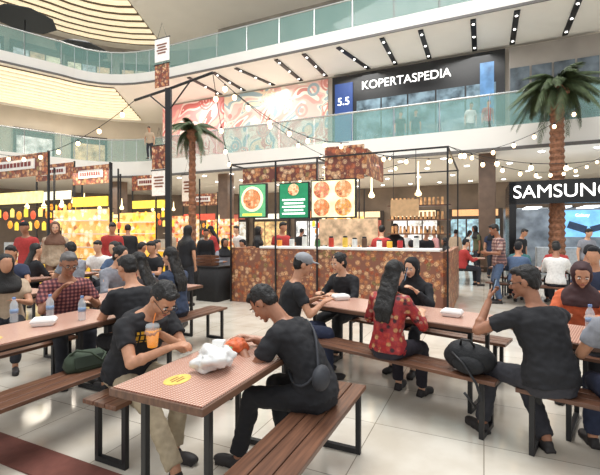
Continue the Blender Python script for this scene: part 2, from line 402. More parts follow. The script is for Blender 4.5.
bench(tL2+U*.62,YW,1.8,'brown slatted bench alongside a busy table'); bench(tL2-U*.62,YW,1.8,'brown slatted bench alongside a busy table')
bench(tL-U*.62-W*.0,YW,1.7,'brown slatted bench beyond the table with bottles')
tL3=V((-4.6,7.3,0)); table(tL3,YW,1.7,.66,'gingham topped table with seated diners'); bench(tL3+U*.6,YW,1.6,'brown slatted bench beside a table')
tL4=V((-3.95,4.9,0)); table(tL4,YW,1.6,.66,'gingham topped table with plates near the stalls')
tR0=V((1.52,3.25,0)); tR=tR0-R3*1.0+N3*.35; table(tR,YR,2.0,.7,'gingham topped table shared by four diners')
bench(V((1.42,2.91,0))-R3*1.1+N3*.15,YR,2.2,'brown slatted bench holding a woman and a black backpack')
bench(tR+N3*.62,YR,1.9,'brown slatted bench for diners facing the near bench')
tQ=V((1.78,3.04,0))+R3*1.0+N3*.35; table(tQ,YR,1.9,.7,'gingham topped table with water bottle')
bench(V((1.5,2.84,0))+R3*.95+N3*.15,YR,1.85,'brown slatted bench beneath a man in black shirt')
bench(tQ+N3*.62,YR,1.7,'brown slatted bench behind a diner in headscarf')
tF=V((5.2,8.9,0)); tG=V((4.9,12.6,0))
for c,ya in ((tF,YR),(tG,YU)):
    table(c,ya,1.7,.7,'gingham topped table among other diners')
    pr=V((-math.sin(ya),math.cos(ya),0))
    bench(c+pr*.65,ya,1.6,'brown slatted bench beside a table'); bench(c-pr*.65,ya,1.6,'brown slatted bench beside a table')
# ---------------------------------------------------------------- small things
clearp=M('clear_plastic',(225,235,240),.1,var=.02,alpha=.35)
def bottle(p,lab='clear plastic water bottle with blue label standing on table'):
    e=thing('water_bottle',p,0,lab,'bottle','water bottles on tables')
    G().lathe([(.028,0),(.032,.006),(.032,.15),(.028,.165),(.013,.195),(.012,.205)],n=16).obj('body',clearp,e,True)
    G().lathe([(.0328,.08),(.0328,.115)],n=16).obj('paper_label',M('blue_label',(130,156,190),.4),e,True)
    G().lathe([(.014,.2),(.014,.218),(.012,.22)],n=12).obj('cap',M('blue_cap',(110,140,190),.4),e)
    return e
def tp(px,py,z=.753):
    d=(H-z)*400/(py-232); return V(((px-300)/400*d,d,z))
b0=bottle(tp(82,320))
for p in (tp(50,318),tp(14,322),tp(590,332),V((tL2.x+.1,tL2.y+.2,.753)),V((tL4.x+.1,tL4.y+.2,.753))): copything(b0,p)
def cup(p,cc,lab,g2='drinks'):
    e=thing('drink_cup',p,0,lab,'cup',g2)
    G().lathe([(.030,0),(.033,.004),(.043,.115)],n=18).obj('drink',M('drink%d'%cc[1],cc,.2,emit=.3),e,True)
    G().lathe([(.0325,-.001),(.0455,.135),(.0445,.135),(.0315,.003)],n=18).obj('cup_wall',M('clear_cup',(240,240,236),.1,var=.02,alpha=.15),e,True)
    G().lathe([(.046,.133),(.046,.141),(.038,.155),(.012,.160)],n=18).obj('lid',clearp,e,True)
    G().tube([V((0,0,.02)),V((.004,0,.16)),V((.02,0,.225))],.004).obj('straw',M('orange_straw',(240,140,60),.4),e)
    return e
def box(p,yaw,lab='white styrofoam takeaway box on the table'):
    e=thing('takeaway_box',p,yaw,lab,'food box','takeaway boxes')
    def fr(w0,w1,z0,z1): return [[V((a*w,b*w*.8,z)) for a,b in((-1,-1),(1,-1),(1,1),(-1,1))] for w,z in((w0,z0),(w1,z1))]
    G().loft(fr(.075,.095,0,.035)).obj('base',white,e,bevel=.008)
    G().loft(fr(.097,.08,.036,.065)).obj('lid',white,e,bevel=.008)
    return e
x0=box(tp(44,325),.4)
for p,y in((tp(452,316),-.6),(V((tR.x-.5,tR.y+.55,.753)),.3),(V((tL2.x,tL2.y-.4,.753)),1)): copything(x0,p,y)
def plate(p):
    e=thing('plate',p,0,'white plate with rice and brown food','plate','plates of food')
    G().lathe([(.05,0),(.06,.003),(.105,.018),(.103,.021),(.058,.007),(.001,.006)],n=24).obj('dish',white,e,True)
    g=G(); 
    for i in range(7): g.ell((random.uniform(-.04,.04),random.uniform(-.04,.04),.018),(.025,.02,.016),n=8,k=6)
    g.obj('food',M('fried_food',(176,104,48),.6,var=.4,scale=60),e,True); return e
p0=plate(tp(322,300)); 
for c,du in((tR,.15),(tL4,0),(tQ,0),(tL2,.5),(tF,0),(tG,0),(tL3,.2)): copything(p0,V((c.x,c.y+du,.753)))
def blob(name,p,r,mat,lab,cat,amp=.25,fr=9,yaw=0):
    g=G().ell((0,0,r[2]),r,n=36,k=24)
    vs=[]
    for v in g.v:
        q=V(v)-V((0,0,r[2])); k=1+amp*noise.noise(q*fr+V((p[0],3,1)))+amp*.5*noise.noise(q*fr*2.7)
        q=q*k+V((0,0,r[2])); q.z=max(q.z,0); vs.append(tuple(q))
    g.v=vs; e=thing(name,p,yaw,lab,cat); g.obj('body',mat,e,True); return e
bag=blob('plastic_bag',tp(214,368),(.14,.11,.062),food('bag_print',13,stops=[(0,(226,226,224)),(.5,(216,214,210)),(.66,(226,120,84)),(.8,(226,224,220)),(.92,(120,166,110))],bg=(222,222,220),det=.15),'crumpled white plastic bag with orange and green print','plastic bag',.5,14,YW)
G().loft([[V((x,y,z)) for x,y in((.02,-.03),(.05,-.02),(.045,.02),(.02,.03))] for z in(.09,)]+[[V((x+.02,y*1.4,.15)) for x,y in((.02,-.03),(.06,-.02),(.05,.02),(.02,.03))]]).obj('bag_handle',white,bag)
q=blob('food_wrapper',tp(238,352),(.07,.06,.045),M('orange_wrap',(214,104,60),.5,var=.3,scale=30),'crumpled orange food wrapper beside white bag','wrapper',.4,16)
# backpack
p=V((1.42,2.91,.45))-R3*.22+N3*.13
e=thing('backpack',p,YR,'black nylon backpack slumped on the wooden bench','backpack')
nyl=M('black_nylon',(26,27,30),.75,bump=.4,scale=30)
g=G(); g.ell((0,0,.11),(.20,.12,.12),n=24,k=14); g.ell((-.06,0,.13),(.12,.11,.11),n=20,k=12); g.obj('body',nyl,e,True)
G().ell((.02,-.10,.08),(.12,.045,.07),n=18,k=10).obj('front_pocket',nyl,e,True)
G().tube([V((-.05,-.06,.22)),V((-.03,-.10,.27)),V((.03,-.09,.27)),V((.05,-.05,.22))],.01).obj('handle',black,e,True)
G().tube([V((-.1,-.11,.16)),V((.0,-.15,.1)),V((.1,-.17,-.02)),V((.14,-.19,-.12)),V((.1,-.2,-.18)),V((.02,-.19,-.1))],.010).obj('strap',black,e,True)
e=thing('handbag',tp(86,368,.45),YW-.3,'dark green slouchy fabric bag on the bench','bag')
grn=M('green_canvas',(58,70,54),.8,bump=.3)
rr=[]
for z,a,b in((0,.15,.075),(.03,.165,.085),(.09,.15,.07),(.13,.12,.04),(.14,.10,.02)):
    rr.append([V((a*math.copysign(abs(math.cos(t))**.5,math.cos(t)),b*math.copysign(abs(math.sin(t))**.5,math.sin(t)),z+.006*math.sin(t*5))) for t in [2*math.pi*i/28 for i in range(28)]])
G().loft(rr).obj('body',grn,e,True)
G().box((0,-.078,.075),(.22,.012,.09),Matrix.Rotation(-.2,3,'X')).obj('flap',M('green_canvas_dark',(44,54,42),.8),e,bevel=.005)
G().tube([V((-.12,0,.12)),V((-.09,-.05,.17)),V((0,-.10,.15)),V((.08,-.11,.07)),V((.13,-.06,.11)),V((.12,0,.12))],.009).obj('strap',grn,e,True)
# ---------------------------------------------------------------- kiosk
K0=V((-1.55,8.98,0))
e=thing('food_kiosk',K0,YU,'food print clad kiosk with black posts and lit header','food kiosk')
KL=4.6
g=G(); g.box((KL/2,.05,.60),(KL,.1,1.2)); g.box((.05,1.5,.60),(.1,3,1.2)); g.box((KL-.05,1.5,.6),(.1,3,1.2)); g.obj('counter',foodp,e)
g=G(); g.box((KL/2+.3,.22,1.22),(KL-.9,.5,.045)); g.obj('countertop',white,e,bevel=.01)
for xx in(0.02,1.15,2.1,KL-.02):
    for yy in(-.03,2.97):
        G().box((xx,yy,1.52),(.03,.03,3.04)).obj('post',black,e)
g=G(); 
for yy in(-.03,2.97): g.box((KL/2,yy,3.05),(KL,.03,.03))
for xx in(.02,2.1,KL-.02): g.box((xx,1.47,3.05),(.03,3,.03))
g.obj('roof_frame',black,e)
G().box((1.2,.04,2.78),(1.8,.05,.32)).obj('header',foodd,e)
G().box((2.65,.04,2.92),(.8,.05,.66)).obj('header',foodd,e)
G().box((3.08,.75,2.92),(.05,1.4,.5)).obj('header',foodd,e)
G().box((1.9,2.6,1.55),(1.6,.05,.7)).obj('back_shelf',M('kiosk_back',(190,164,134),.5,var=.5,scale=5,emit=.2),e)
for z in (1.5,1.85,2.2): G().box((3.7,2.7,z),(1.5,.25,.03)).obj('shelf',woodb,e)
g=G(); [g.cone((3.05+.1*i,2.7,zz+.015),(3.05+.1*i,2.7,zz+.2),.035,.025,8) for i in range(13) for zz in(1.5,1.85,2.2)]; o=g.obj('shelf_goods',M('shelf_goods',(210,150,100),.5,var=.8,scale=7,emit=.1),e); o['kind']='stuff'
for xx in (.7,1.8,2.9,3.9): G().lathe([(.001,2.3),(.06,2.32),(.07,2.36),(.02,2.45),(.01,3.04)],(xx,1.2,0),12).obj('pendant_lamp',warmg,e)
def menub(x0,x1,z0,z1,mat,lab,k):
    p=K0+U*((x0+x1)/2)-W*.12
    m=thing('menu_board',(p.x,p.y,z0),YU,lab,'menu board','lit menu boards on the kiosk')
    w=x1-x0;h=z1-z0
    G().box((0,0,h/2),(w,.07,h)).obj('frame',black,m); G().box((0,-.04,h/2),(w-.05,.02,h-.05)).obj('lit_panel',mat,m)
    if k==0:
        G().lathe([(.001,0),(.27,0),(.27,.012),(.001,.012)],n=28).obj('picture_ring',M('menu_cream',(240,232,200),.5,emit=.7),m,loc=(0,-.05,h*.55),rot=(math.pi/2,0,0))
        G().lathe([(.001,0),(.21,0),(.21,.012),(.001,.012)],n=28).obj('picture',food('dishpic',14,emit=.8,bg=(200,120,70)),m,loc=(0,-.065,h*.55),rot=(math.pi/2,0,0))
        g=G(); g.box((0,-.055,.07),(w*.7,.01,.05)); g.obj('text_lines',M('menu_yellow',(244,220,90),.5,emit=.8),m)
    if k==1:
        g=G(); [g.box((0,-.055,h*.52-i*.07),(w*(.75-.12*(i%2)),.01,.032)) for i in range(5)]; g.obj('text_lines',letter,m)
        G().lathe([(.001,0),(.12,0),(.12,.012),(.001,.012)],n=24).obj('picture',food('dishpic2',16,emit=.9,bg=(220,190,150)),m,loc=(0,-.05,h*.8),rot=(math.pi/2,0,0))
    if k==2:
        for i in range(2):
            for j in range(2):
                G().lathe([(.001,0),(.17,0),(.17,.012),(.001,.012)],n=22).obj('picture',food('dishpic%d%d'%(i,j),12+i*3+j,emit=.8,bg=(196,110+30*i,60+30*j)),m,loc=(-w*.25+i*w*.48,-.05,h*.28+j*h*.46),rot=(math.pi/2,0,0))
menub(.32,1.0,1.85,2.58,M('menu_green',(96,170,120),.5,emit=.7),'square green lit menu board with round dish picture',0)
menub(1.3,1.98,1.82,2.56,M('menu_dgreen',(30,124,84),.5,emit=.8),'green lit menu board with white text lines',1)
menub(2.02,2.95,1.82,2.58,M('menu_orange',(240,224,180),.5,emit=.9,var=.3,scale=5),'lit menu board with four dish pictures',2)
m=thing('sign_board',K0+U*3.85-W*.12+V((0,0,1.84)),YU,'small plain tan hanging board on the kiosk','sign'); G().box((0,0,.15),(.5,.03,.3)).obj('panel',M('tan_board',(196,158,116),.5,emit=.12),m); G().tube([V((-.2,0,.3)),V((-.2,0,1.2))],.006).obj('hanger',black,m); G().tube([V((.2,0,.3)),V((.2,0,1.2))],.006).obj('hanger',black,m)
for k,(xx,c) in enumerate([(1.1,(240,150,60)),(1.4,(220,220,215)),(1.7,(230,230,225)),(2.0,(60,120,70)),(2.3,(200,60,40)),(2.6,(240,200,80)),(2.8,(230,230,225)),(3.0,(90,60,40)),(3.3,(230,230,225)),(3.5,(240,190,60)),(3.7,(180,40,40)),(4.0,(220,220,215))]):
    p=K0+U*xx+W*.25+V((0,0,1.243)); q=thing('condiment_jar',p,0,'small lidded condiment jar on the kiosk counter','jar','jars on the kiosk counter'); q.scale=(1,1,random.uniform(.8,1.5))
    G().lathe([(.05,0),(.055,.01),(.055,.14),(.04,.16)],n=14).obj('body',M('jar%d'%k,c,.4),q,True); G().lathe([(.044,.155),(.044,.18),(.01,.185)],n=14).obj('lid',black,q)
for px,d,w,h in((215,9.2,.55,.78),(190,9.9,.5,.9)):
    x=(px-300)/400*d; q=thing('draped_table',(x,d,0),YU,'small table draped in black cloth beside the kiosk','table')
    G().box((0,0,h-.02),(w,w,.04)).obj('tabletop',black,q,bevel=.01)
    n2=32; rr=[]
    for z,k in((0,1.08),(h*.5,1.02),(h-.03,.97)):
        ring=[]
        for i in range(n2):
            t=2*math.pi*i/n2; c,s_=math.cos(t),math.sin(t); mxx=max(abs(c),abs(s_)); kk=k*(1+.03*math.sin(i*2.2)*(1-z/h)); ring.append(V((c/mxx*w/2*kk,s_/mxx*w/2*kk,z)))
        rr.append(ring)
    G().loft(rr).obj('cloth',M('black_cloth',(36,36,38),.85),q,True)
q=thing('storage_crate',V(((208-300)/400*9.2,9.2,.78)),YU,'brown wooden crate on black draped table','crate')
g=G(); [g.box((0,y,.04+.08*i),(.4,.02,.06)) for i in range(3) for y in(-.14,.14)]; [g.box((x,0,.04+.08*i),(.02,.28,.06)) for i in range(3) for x in(-.2,.2)]; g.box((0,0,.01),(.4,.28,.02)); g.obj('slats',woodb,q)
# ---------------------------------------------------------------- stalls left
lan=G().lathe([(.01,0),(.04,.03),(.055,.10),(.04,.17),(.012,.2)],n=12)
pak=G().box((0,0,.1),(.11,.03,.18)); pak.box((0,0,.2),(.06,.015,.04))
lanm=[(lan if i%2 else pak).mesh('hanging_item',[M('lantern%d'%i,c,.5,emit=.7,var=.2)],False) for i,c in enumerate([(250,210,70),(240,150,50),(250,224,120),(226,90,60)])]
sback=[food('stall_display%d'%k,6,emit=.75,bg=(222,176,110),stops=st,rnd=1,det=.35) for k,st in enumerate([[(0,(250,216,130)),(.3,(250,240,210)),(.6,(236,170,80)),(.8,(180,120,76))],[(0,(250,206,60)),(.3,(252,226,120)),(.55,(240,150,60)),(.8,(244,240,226))],[(0,(230,224,210)),(.4,(196,100,80)),(.7,(244,210,130)),(.85,(110,140,100))]])]
ycart=M('yellow_cart_panel',(246,200,60),.5,emit=.35)
def stall(px,d,w,lab,signc,k,hz=2.75):
    x=(px-300)/400*d; q=thing('food_stall',(x,d,0),YU,lab,'food stall','food stalls along the side')
    g=G(); g.box((0,0,.45),(w,.08,.9)); g.box((-w/2,.5,.45),(.06,1,.9)); g.box((w/2,.5,.45),(.06,1,.9)); g.obj('counter',(ycart,foodp,ycart)[k%3],q)
    G().box((0,.2,.92),(w+.05,.5,.04)).obj('countertop',white,q,bevel=.008)
    for xx in(-w/2,w/2):
        for yy in(0,1.6): G().box((xx,yy,hz/2+.3),(.04,.04,hz+.6)).obj('post',black,q)
    G().box((0,0,hz+.32),(w,.06,.5)).obj('header',foodd,q)
    G().box((0,-.05,hz+.34),(w*.62,.03,.22)).obj('name_board',white,q)
    g=G(); [g.box((-w*.24+i*w*.06,-.07,hz+.34),(w*.04,.01,.10)) for i in range(9)]; g.obj('lettering_marks',M('maroon_ink',(120,40,36),.5),q)
    G().box((0,-.06,hz-.42),(w*.9,.05,.26)).obj('sign_board',M('stallsign%d'%k,signc,.4,emit=.9,var=.25,scale=9),q)
    G().box((0,1.6,1.5),(w,.05,1.3)).obj('back_panel',sback[k%3],q)
    for z in(1.15,1.5,1.85): G().box((0,1.5,z),(w*.95,.2,.025)).obj('shelf',white,q)
    for r in range(2):
        for i in range(8):
            o=bpy.data.objects.new('hanging_item',lanm[(i*3+k+r)%4]);COL.objects.link(o);o.parent=q;o.location=(-w*.42+i*w*.12,.1+r*.25,hz-.86-r*.26-(i%2)*.05)
        G().tube([V((-w/2,.1+r*.25,hz-.62-r*.26)),V((w/2,.1+r*.25,hz-.62-r*.26))],.01).obj('hanging_rail',black,q)
    for i in range(3):
        G().lathe([(.001,hz-.62),(.05,hz-.6),(.055,hz-.55),(.02,hz-.5),(.006,hz-.3)],(-w*.3+i*w*.3,.6,0),12).obj('lamp',warmg,q)
    G().box((0,.3,1.12),(w*.7,.35,.36)).obj('glass_case',clearp,q)
    g=G(); 
    for i in range(16): g.ell((-w*.3+w*.6*(i%8)/7,.22+.14*(i//8),.98),(.07,.06,.05),n=8,k=6)
    g.obj('food_trays',M('stallfood%d'%k,(236,164,70),.5,var=.6,scale=9,emit=.3),q,True)
    return q
stall(18,9.3,2.2,'food stall with patterned header and bright yellow sign',(250,226,150),0,2.75)
stall(92,11.0,1.5,'food stall with orange and yellow lit sign',(250,200,70),1,2.8)
stall(150,13.5,1.6,'food stall with yellow lit sign and warm lamps',(250,210,80),2,2.9)
stall(55,12.5,1.8,'food stall with cream sign and patterned header',(240,230,205),3,3.1)
stall(330,14.2,1.6,'food stall behind the kiosk with lit sign',(230,140,80),4,2.6)
stall(200,17,1.8,'food stall with red lit sign',(214,80,60),5,2.6)
def banner(px,d,z0,z1,w,mat,lab,txt=None):
    x=(px-300)/400*d; q=thing('hanging_banner',(x,d,z0),YU,lab,'banner')
    h=z1-z0; G().box((0,0,h/2),(w,.02,h)).obj('fabric',mat,q); G().cone((-w/2-.03,0,h),(w/2+.03,0,h),.02,.02,8).obj('rod',black,q)
    if txt:
        g=G(); [g.box((0,-.015,h*(.72-.12*i)),(w*(.7-.15*(i%2)),.01,h*.06)) for i in range(4)]; g.obj('lettering_marks',M('brown_ink2',(130,80,60),.5),q)
    G().tube([V((-w/3,0,h)),V((0,0,h+.5)),V((w/3,0,h))],.006).obj('cord',black,q)
wb=M('banner_white',(236,232,226),.7,emit=.2)
banner(162,13,7.1,7.85,.6,wb,'white vertical hanging banner with brown lettering',1)
banner(162,13.1,6.3,7.05,.6,foodd,'patterned food print hanging banner')
banner(159,11,2.55,3.25,.5,wb,'white hanging banner with small brown lettering',1)
banner(159,11.1,3.3,3.95,.5,foodd,'small patterned hanging banner above a white one')
banner(188,13.6,2.6,3.5,.5,wb,'white hanging banner over the stalls',1)
# ---------------------------------------------------------------- light pole and string lights
q=thing('light_pole',(-2.12,6.45,0),0,'tall black steel lighting pole with thin crossarm','lamp post')
G().box((0,0,1.93),(.085,.085,3.86)).obj('post',black,q)
G().box((0,0,.03),(.5,.5,.06)).obj('base_plate',black,q,bevel=.01)
G().tube([V((-.75,.5,3.84)),V((0,.05,3.88)),V((.8,-.4,3.96))],.022,8).obj('crossarm',black,q)
G().tube([V((-.4,.25,3.84)),V((0,0,3.5))],.012,6).obj('brace',black,q); G().tube([V((.4,-.2,3.9)),V((0,0,3.5))],.012,6).obj('brace',black,q)
bme=G().ell((0,0,-.078),(.037,.037,.046),n=12,k=8).mesh('bulb',[bulbm],True)
sme=G().cone((0,0,-.045),(0,0,0),.018,.014,8).mesh('socket',[black])
def string(a,b,sag,nb,lab='black cable with warm glowing bulbs above the food court'):
    a=V(a);b=V(b); q=thing('string_light',a,0,lab,'string light','strings of bulbs above the tables')
    P=lambda t:(b-a)*t-V((0,0,sag*4*t*(1-t)))
    G().tube([P(i/24) for i in range(25)],.006,5).obj('cable',black,q)
    for i in range(nb):
        t=(i+.5)/nb
        for me,nm_ in((bme,'bulb'),(sme,'socket')):
            o=bpy.data.objects.new(nm_,me);COL.objects.link(o);o.parent=q;o.location=P(t)
pe=(-1.32,6.05,3.96); pw=(-2.87,6.95,3.84)
string(pe,(.95,7.8,3.3),.3,7)
string(pe,(-1.55,8.95,3.05),.2,4)
string(pw,(-7.5,9.6,3.5),.45,8)
string(pe,(3.3,14.0,4.3),.8,9)
string((.95,7.8,3.2),(6.1,8.6,4.3),.6,11)
string((2.6,7.0,3.05),(8.6,11.4,3.7),.45,10)
string((2.6,7.0,3.05),(5.6,6.2,2.9),.3,6)
string((-1.5,11.7,3.3),(2.7,9.9,3.3),.3,7)
# ---------------------------------------------------------------- palms
def palm(p,h,r,fl_,nf,lab):
    q=thing('palm_tree',p,0,lab,'palm tree','tall decorative palms')
    prof=[]; k=int(h/.10)
    for i in range(k+1):
        z=h*i/k; prof.append((r*(1.0-.2*i/k)*(1.10 if i%2 else .92),z))
    prof+= [(r*1.5,h+.1),(r*1.3,h+.3),(.03,h+.45)]
    G().lathe(prof,n=14).obj('trunk',M('palm_bark',(134,92,68),.85,var=.45,scale=12,bump=.8),q)
    lf=M('palm_leaf',(84,98,66),.6,var=.45,scale=5)
    meshes=[]
    for vv in range(3):
        g=G(); pts=[]
        for i in range(15):
            t=i/14; pts.append(V((fl_*(t*.95-.28*t*t),0,fl_*(.50*t-(.95+.28*vv)*t*t))))
        g.tube(pts,[.018*(1-.8*i/14) for i in range(15)],5)
        for i in range(1,48):
            t=.08+.92*i/48; j=min(13,int(t*14)); f=t*14-j; b=pts[j]*(1-f)+pts[j+1]*f; d=(pts[j+1]-pts[j]).normalized()
            ll=fl_*.32*math.sin(math.pi*min(1,t*.85+.12))**.6
            for s_ in(-1,1):
                dr=(V((0,s_,0))*.6+d*.55+V((0,0,-.5-random.random()*.5))).normalized(); wv=d*.015*fl_
                m1=b+dr*ll*.5+V((0,0,.01)); tipp=b+dr*ll+V((0,0,-ll*.25))
                g.add([b-wv*.6,b+wv*.6,m1+wv,tipp,m1-wv],[(0,1,2,3,4)])
        meshes.append(g.mesh('frond',[lf]))
    for i in range(nf):
        o=bpy.data.objects.new('frond',meshes[i%3]);COL.objects.link(o);o.parent=q;o.location=(0,0,h+.25)
        o.rotation_euler=(random.uniform(-.2,.2),random.uniform(-1.0,.3),i*2.399+random.random()*.3)
palm(onwall(557,-1.3),5.85,.235,1.42,40,'tall palm tree with ringed brown trunk and drooping fronds')
palm((-3.5,13.0,0),4.55,.13,.95,16,'palm tree with slim brown trunk beside the stalls')
for px,d in((82,24.0),(25,20.5)):
    q=thing('patio_umbrella',((px-300)/400*d,d,Z3),0,'dark canopy umbrella standing on the third storey terrace','umbrella')
    G().cone((0,0,0),(0,0,2.7),.03,.03,8).obj('pole',black,q)
    G().lathe([(1.45,2.15),(1.43,2.2),(.8,2.5),(.02,2.75)],n=8).obj('canopy',M('dark_canvas',(40,46,52),.8),q)
# ---------------------------------------------------------------- people
PEND=[]
SK={'a':M('skin_tan',(190,138,108),.5,var=.08,scale=30),'b':M('skin_brown',(158,108,82),.5,var=.08,scale=30),'c':M('skin_light',(212,164,134),.5,var=.06,scale=30)}
hairm=M('black_hair',(20,17,16),.55,var=.4,scale=90,bump=.5)
eyew=M('eye_white',(225,220,212),.3); eyed=M('eye_dark',(20,12,10),.2); lipm=M('lips',(160,90,80),.5)
def ik(a,c,l1,l2,pole):
    d=c-a;L=d.length
    if L>l1+l2-.006: c=a+d.normalized()*(l1+l2-.006); d=c-a;L=d.length
    if L<.08: L=.08
    x=(l1*l1-l2*l2+L*L)/(2*L); h=math.sqrt(max(0,l1*l1-x*x)); dn=d.normalized(); p=pole-dn*pole.dot(dn)
    p.normalize(); return a+dn*x+p*h,c
def hand(g,w,D,Nn,side,s,curl,det):
    D=D.normalized(); Nn=(Nn-D*Nn.dot(D)).normalized(); T=D.cross(Nn)*(-1 if side>0 else 1)
    fr=.0082*s if det==2 else .0095*s
    offs=(.030,.010,-.010,-.029); ln=(.070,.078,.072,.056)
    for o,l in zip(offs,ln):
        kn=w+D*.088*s+T*o*s; g.cap(w+D*.005*s+T*o*.55*s,kn,.0145*s,.0115*s,8)
        if det==0: continue
        p=kn;a=0
        for fk,ak in((.45,.45),(.3,.75),(.25,.5)):
            a+=ak*curl; dd=D*math.cos(a)+Nn*math.sin(a)+T*o*.8*(1-curl*.5); dd.normalize(); q=p+dd*l*fk*1.08*s; g.cap(p,q,fr,fr*.92,8); p=q
    b=w+D*.022*s+T*.026*s; m=b+(D*.62+T*.65+Nn*.35).normalized()*.045*s; t=m+(D*.85+T*.2+Nn*.4*curl).normalized()*.036*s
    g.cap(b,m,.0135*s,.0115*s,8); g.cap(m,t,.0115*s,.009*s,8)
def person(label,x,y,face,sit=True,lean=12,turn=0,nod=15,s=1.0,hl=None,hr=None,fl=None,fr=None,top=None,bot=None,skin='a',hair='short',hc=None,sleeve=.6,det=1,curl=.7,z0=0,hip=None,nl=None,nr=None,pl=None,pr=None,glasses=False,shoe=None,legcov=1.0,wide=1.0,group=None):
    e=thing('person',(x,y,z0),math.radians(face),label,'person',group)
    sk=SK[skin]; bot=bot or M('dark_trousers',(38,40,48),.8,var=.15,scale=20); hcm=hc or hairm; shoe=shoe or M('dark_shoes',(44,40,40),.6)
    if hip is None: hip=(.45+.085*s) if sit else .90*s
    P=V((0,0,hip)); F=V((1,0,0));L=V((0,1,0));Z=V((0,0,1)); th=math.radians(lean)
    C1=Z*math.cos(th*.45)+F*math.sin(th*.45); C2=Z*math.cos(th)+F*math.sin(th)
    def sp(t):
        t*=s; a=.18*s
        return (P+C1*t) if t<a else P+C1*a+C2*(t-a)
    def fr_(t): return C1 if t<.18 else C2
    RN=[(-.10,.125,.10),(-.04,.168,.118),(.05,.158,.115),(.16,.138,.105),(.27,.152,.112),(.37,.168,.115),(.44,.165,.10),(.485,.12,.078),(.52,.07,.06),(.55,.055,.055)]
    def torso(g,t0,t1,ex,fl2=0):
        rings=[]
        for t,w,d in RN:
            if t<t0-1e-6 or t>t1+1e-6: continue
            u=fr_(t); fw=L.cross(u); c=sp(t)
            k=1+(fl2 if t<.1 else 0)
            rings.append([c+L*(w*wide*s+ex)*k*math.copysign(abs(math.cos(q))**.85,math.cos(q))+fw*(d*(wide**1.3)*s+ex)*k*math.copysign(abs(math.sin(q))**.85,math.sin(q)) for q in [2*math.pi*i/20 for i in range(20)]])
        g.loft(rings)
    nb=sp(.50); hy=math.radians(turn); hp=math.radians(nod)
    Fh=F*math.cos(hy)+L*math.sin(hy); Hu=Z*math.cos(hp)+Fh*math.sin(hp); Hf=Fh*math.cos(hp)-Z*math.sin(hp); Hl=Hu.cross(Hf)
    nt_=nb+(C2*.5+Hu*.5).normalized()*.10*s+F*.012
    O=nt_+Hu*.085*s+Hf*.02*s
    HM=Matrix((Hf,Hl,Hu)).transposed()
    hs=s*1.0
    def hp_(f,l,u): return O+(Hf*f+Hl*l+Hu*u)*hs
    b=G()
    torso(b,-.10,.55,-.012)
    b.cap(nb-C2*.03,nt_+Hu*.03*s,.056*s,.052*s)
    b.ell(hp_(-.012,0,.027),tuple(k*hs for k in(.096,.076,.088)),HM); b.ell(hp_(.022,0,-.048),tuple(k*hs for k in(.066,.056,.064)),HM)
    b.ell(hp_(.035,0,-.01),tuple(k*hs for k in(.055,.064,.07)),HM)
    if det:
        b.cone(hp_(.082,0,.005),hp_(.108,0,-.033),.007*hs,.015*hs,8); b.ell(hp_(.1,0,-.034),(.012*hs,.017*hs,.009*hs),HM)
        b.ell(hp_(.074,0,.022),(.016*hs,.05*hs,.012*hs),HM)
        b.ell(hp_(.082,0,-.066),(.012*hs,.024*hs,.010*hs),HM); b.ell(hp_(.076,0,-.098),(.016*hs,.022*hs,.014*hs),HM)
    for q in(-1,1): b.ell(hp_(-.008,q*.078,-.008),(.02*hs,.011*hs,.032*hs),HM)
    if det: b.ell(hp_(.06,.034,-.03),(.028*hs,.022*hs,.024*hs),HM); b.ell(hp_(.06,-.034,-.03),(.028*hs,.022*hs,.024*hs),HM)
    vx={2:.0065,1:.011,0:.02}[det]
    sh=G(); torso(sh,-.04 if sit else -.10,.485,.014,.04)
    hands={}
    for sd,tgt,nn,pole in((1,hl,nl,pl),(-1,hr,nr,pr)):
        if tgt is None:
            tgt=(.40,.13,.79) if sit else (.06,.24,.80*s)
            tgt=V((tgt[0],tgt[1]*sd,tgt[2]))
        tgt=V(tgt)
        S=sp(.43)+L*sd*.172*s*wide
        pole=V(pole) if pole else V((-.35,sd*.6,-.8))
        el,wr=ik(S,tgt,.275*s,.245*s,pole)
        b.cap(S,el,.048*s,.037*s); b.cap(el,wr,.038*s,.025*s); b.ell(el*.72+wr*.28,(.041*s,)*3,n=10,k=6)
        D=(wr-el).normalized(); Nn=V(nn) if nn else (V((0,-sd*.25,-1)) if sit else V((0,-sd,0)))
        D2=D if not sit else (D+F*.35).normalized()
        hand(b,wr,D2,Nn,sd,s,curl,det)
        hands[sd]=wr+D2*.085*s+(Nn-D2*Nn.dot(D2)).normalized()*.042*s
        sh.ell(S,(.062*s,)*3,n=12,k=8); sh.cap(sp(.46)+L*sd*.06*s,S,.055*s,.06*s)
        if sleeve<=1: m=S+(el-S)*sleeve; sh.cone(S,m,.062*s,.064*s,14)
        else:
            m=el+(wr-el)*min(.96,(sleeve-1)); sh.cap(S,el,.060*s,.050*s); sh.cone(el,m,.050*s,.040*s,14)
    tr=G(); torso(tr,-.10,.05,.010)
    SO=[]
    for sd,ft in((1,fl),(-1,fr)):
        if ft is None: ft=(.42,.12*sd) if sit else (.02*sd,.10*sd)
        J=P+L*sd*.088*s+V((0,0,-.01)); an=V((ft[0],ft[1],.085*s))
        kn,an=ik(J,an,.42*s,.405*s,V((1,sd*.12,.35)) if sit else V((1,sd*.1,0)))
        b.cap(J,kn,.075*s,.052*s); b.cap(kn,an,.052*s,.034*s)
        tr.cap(J,kn,.092*s,.068*s)
        if legcov>0: tr.cap(J+(kn-J)*.9,kn,.068*s,.066*s); tr.cone(kn,kn+(an-kn)*(.97*legcov),.067*s,.056*s,14)
        fd=V((1,sd*.15,0)).normalized(); 
        FR=Matrix((fd,V((0,0,1)).cross(fd),V((0,0,1)))).transposed(); base=V((an.x,an.y,an.z-.085*s))
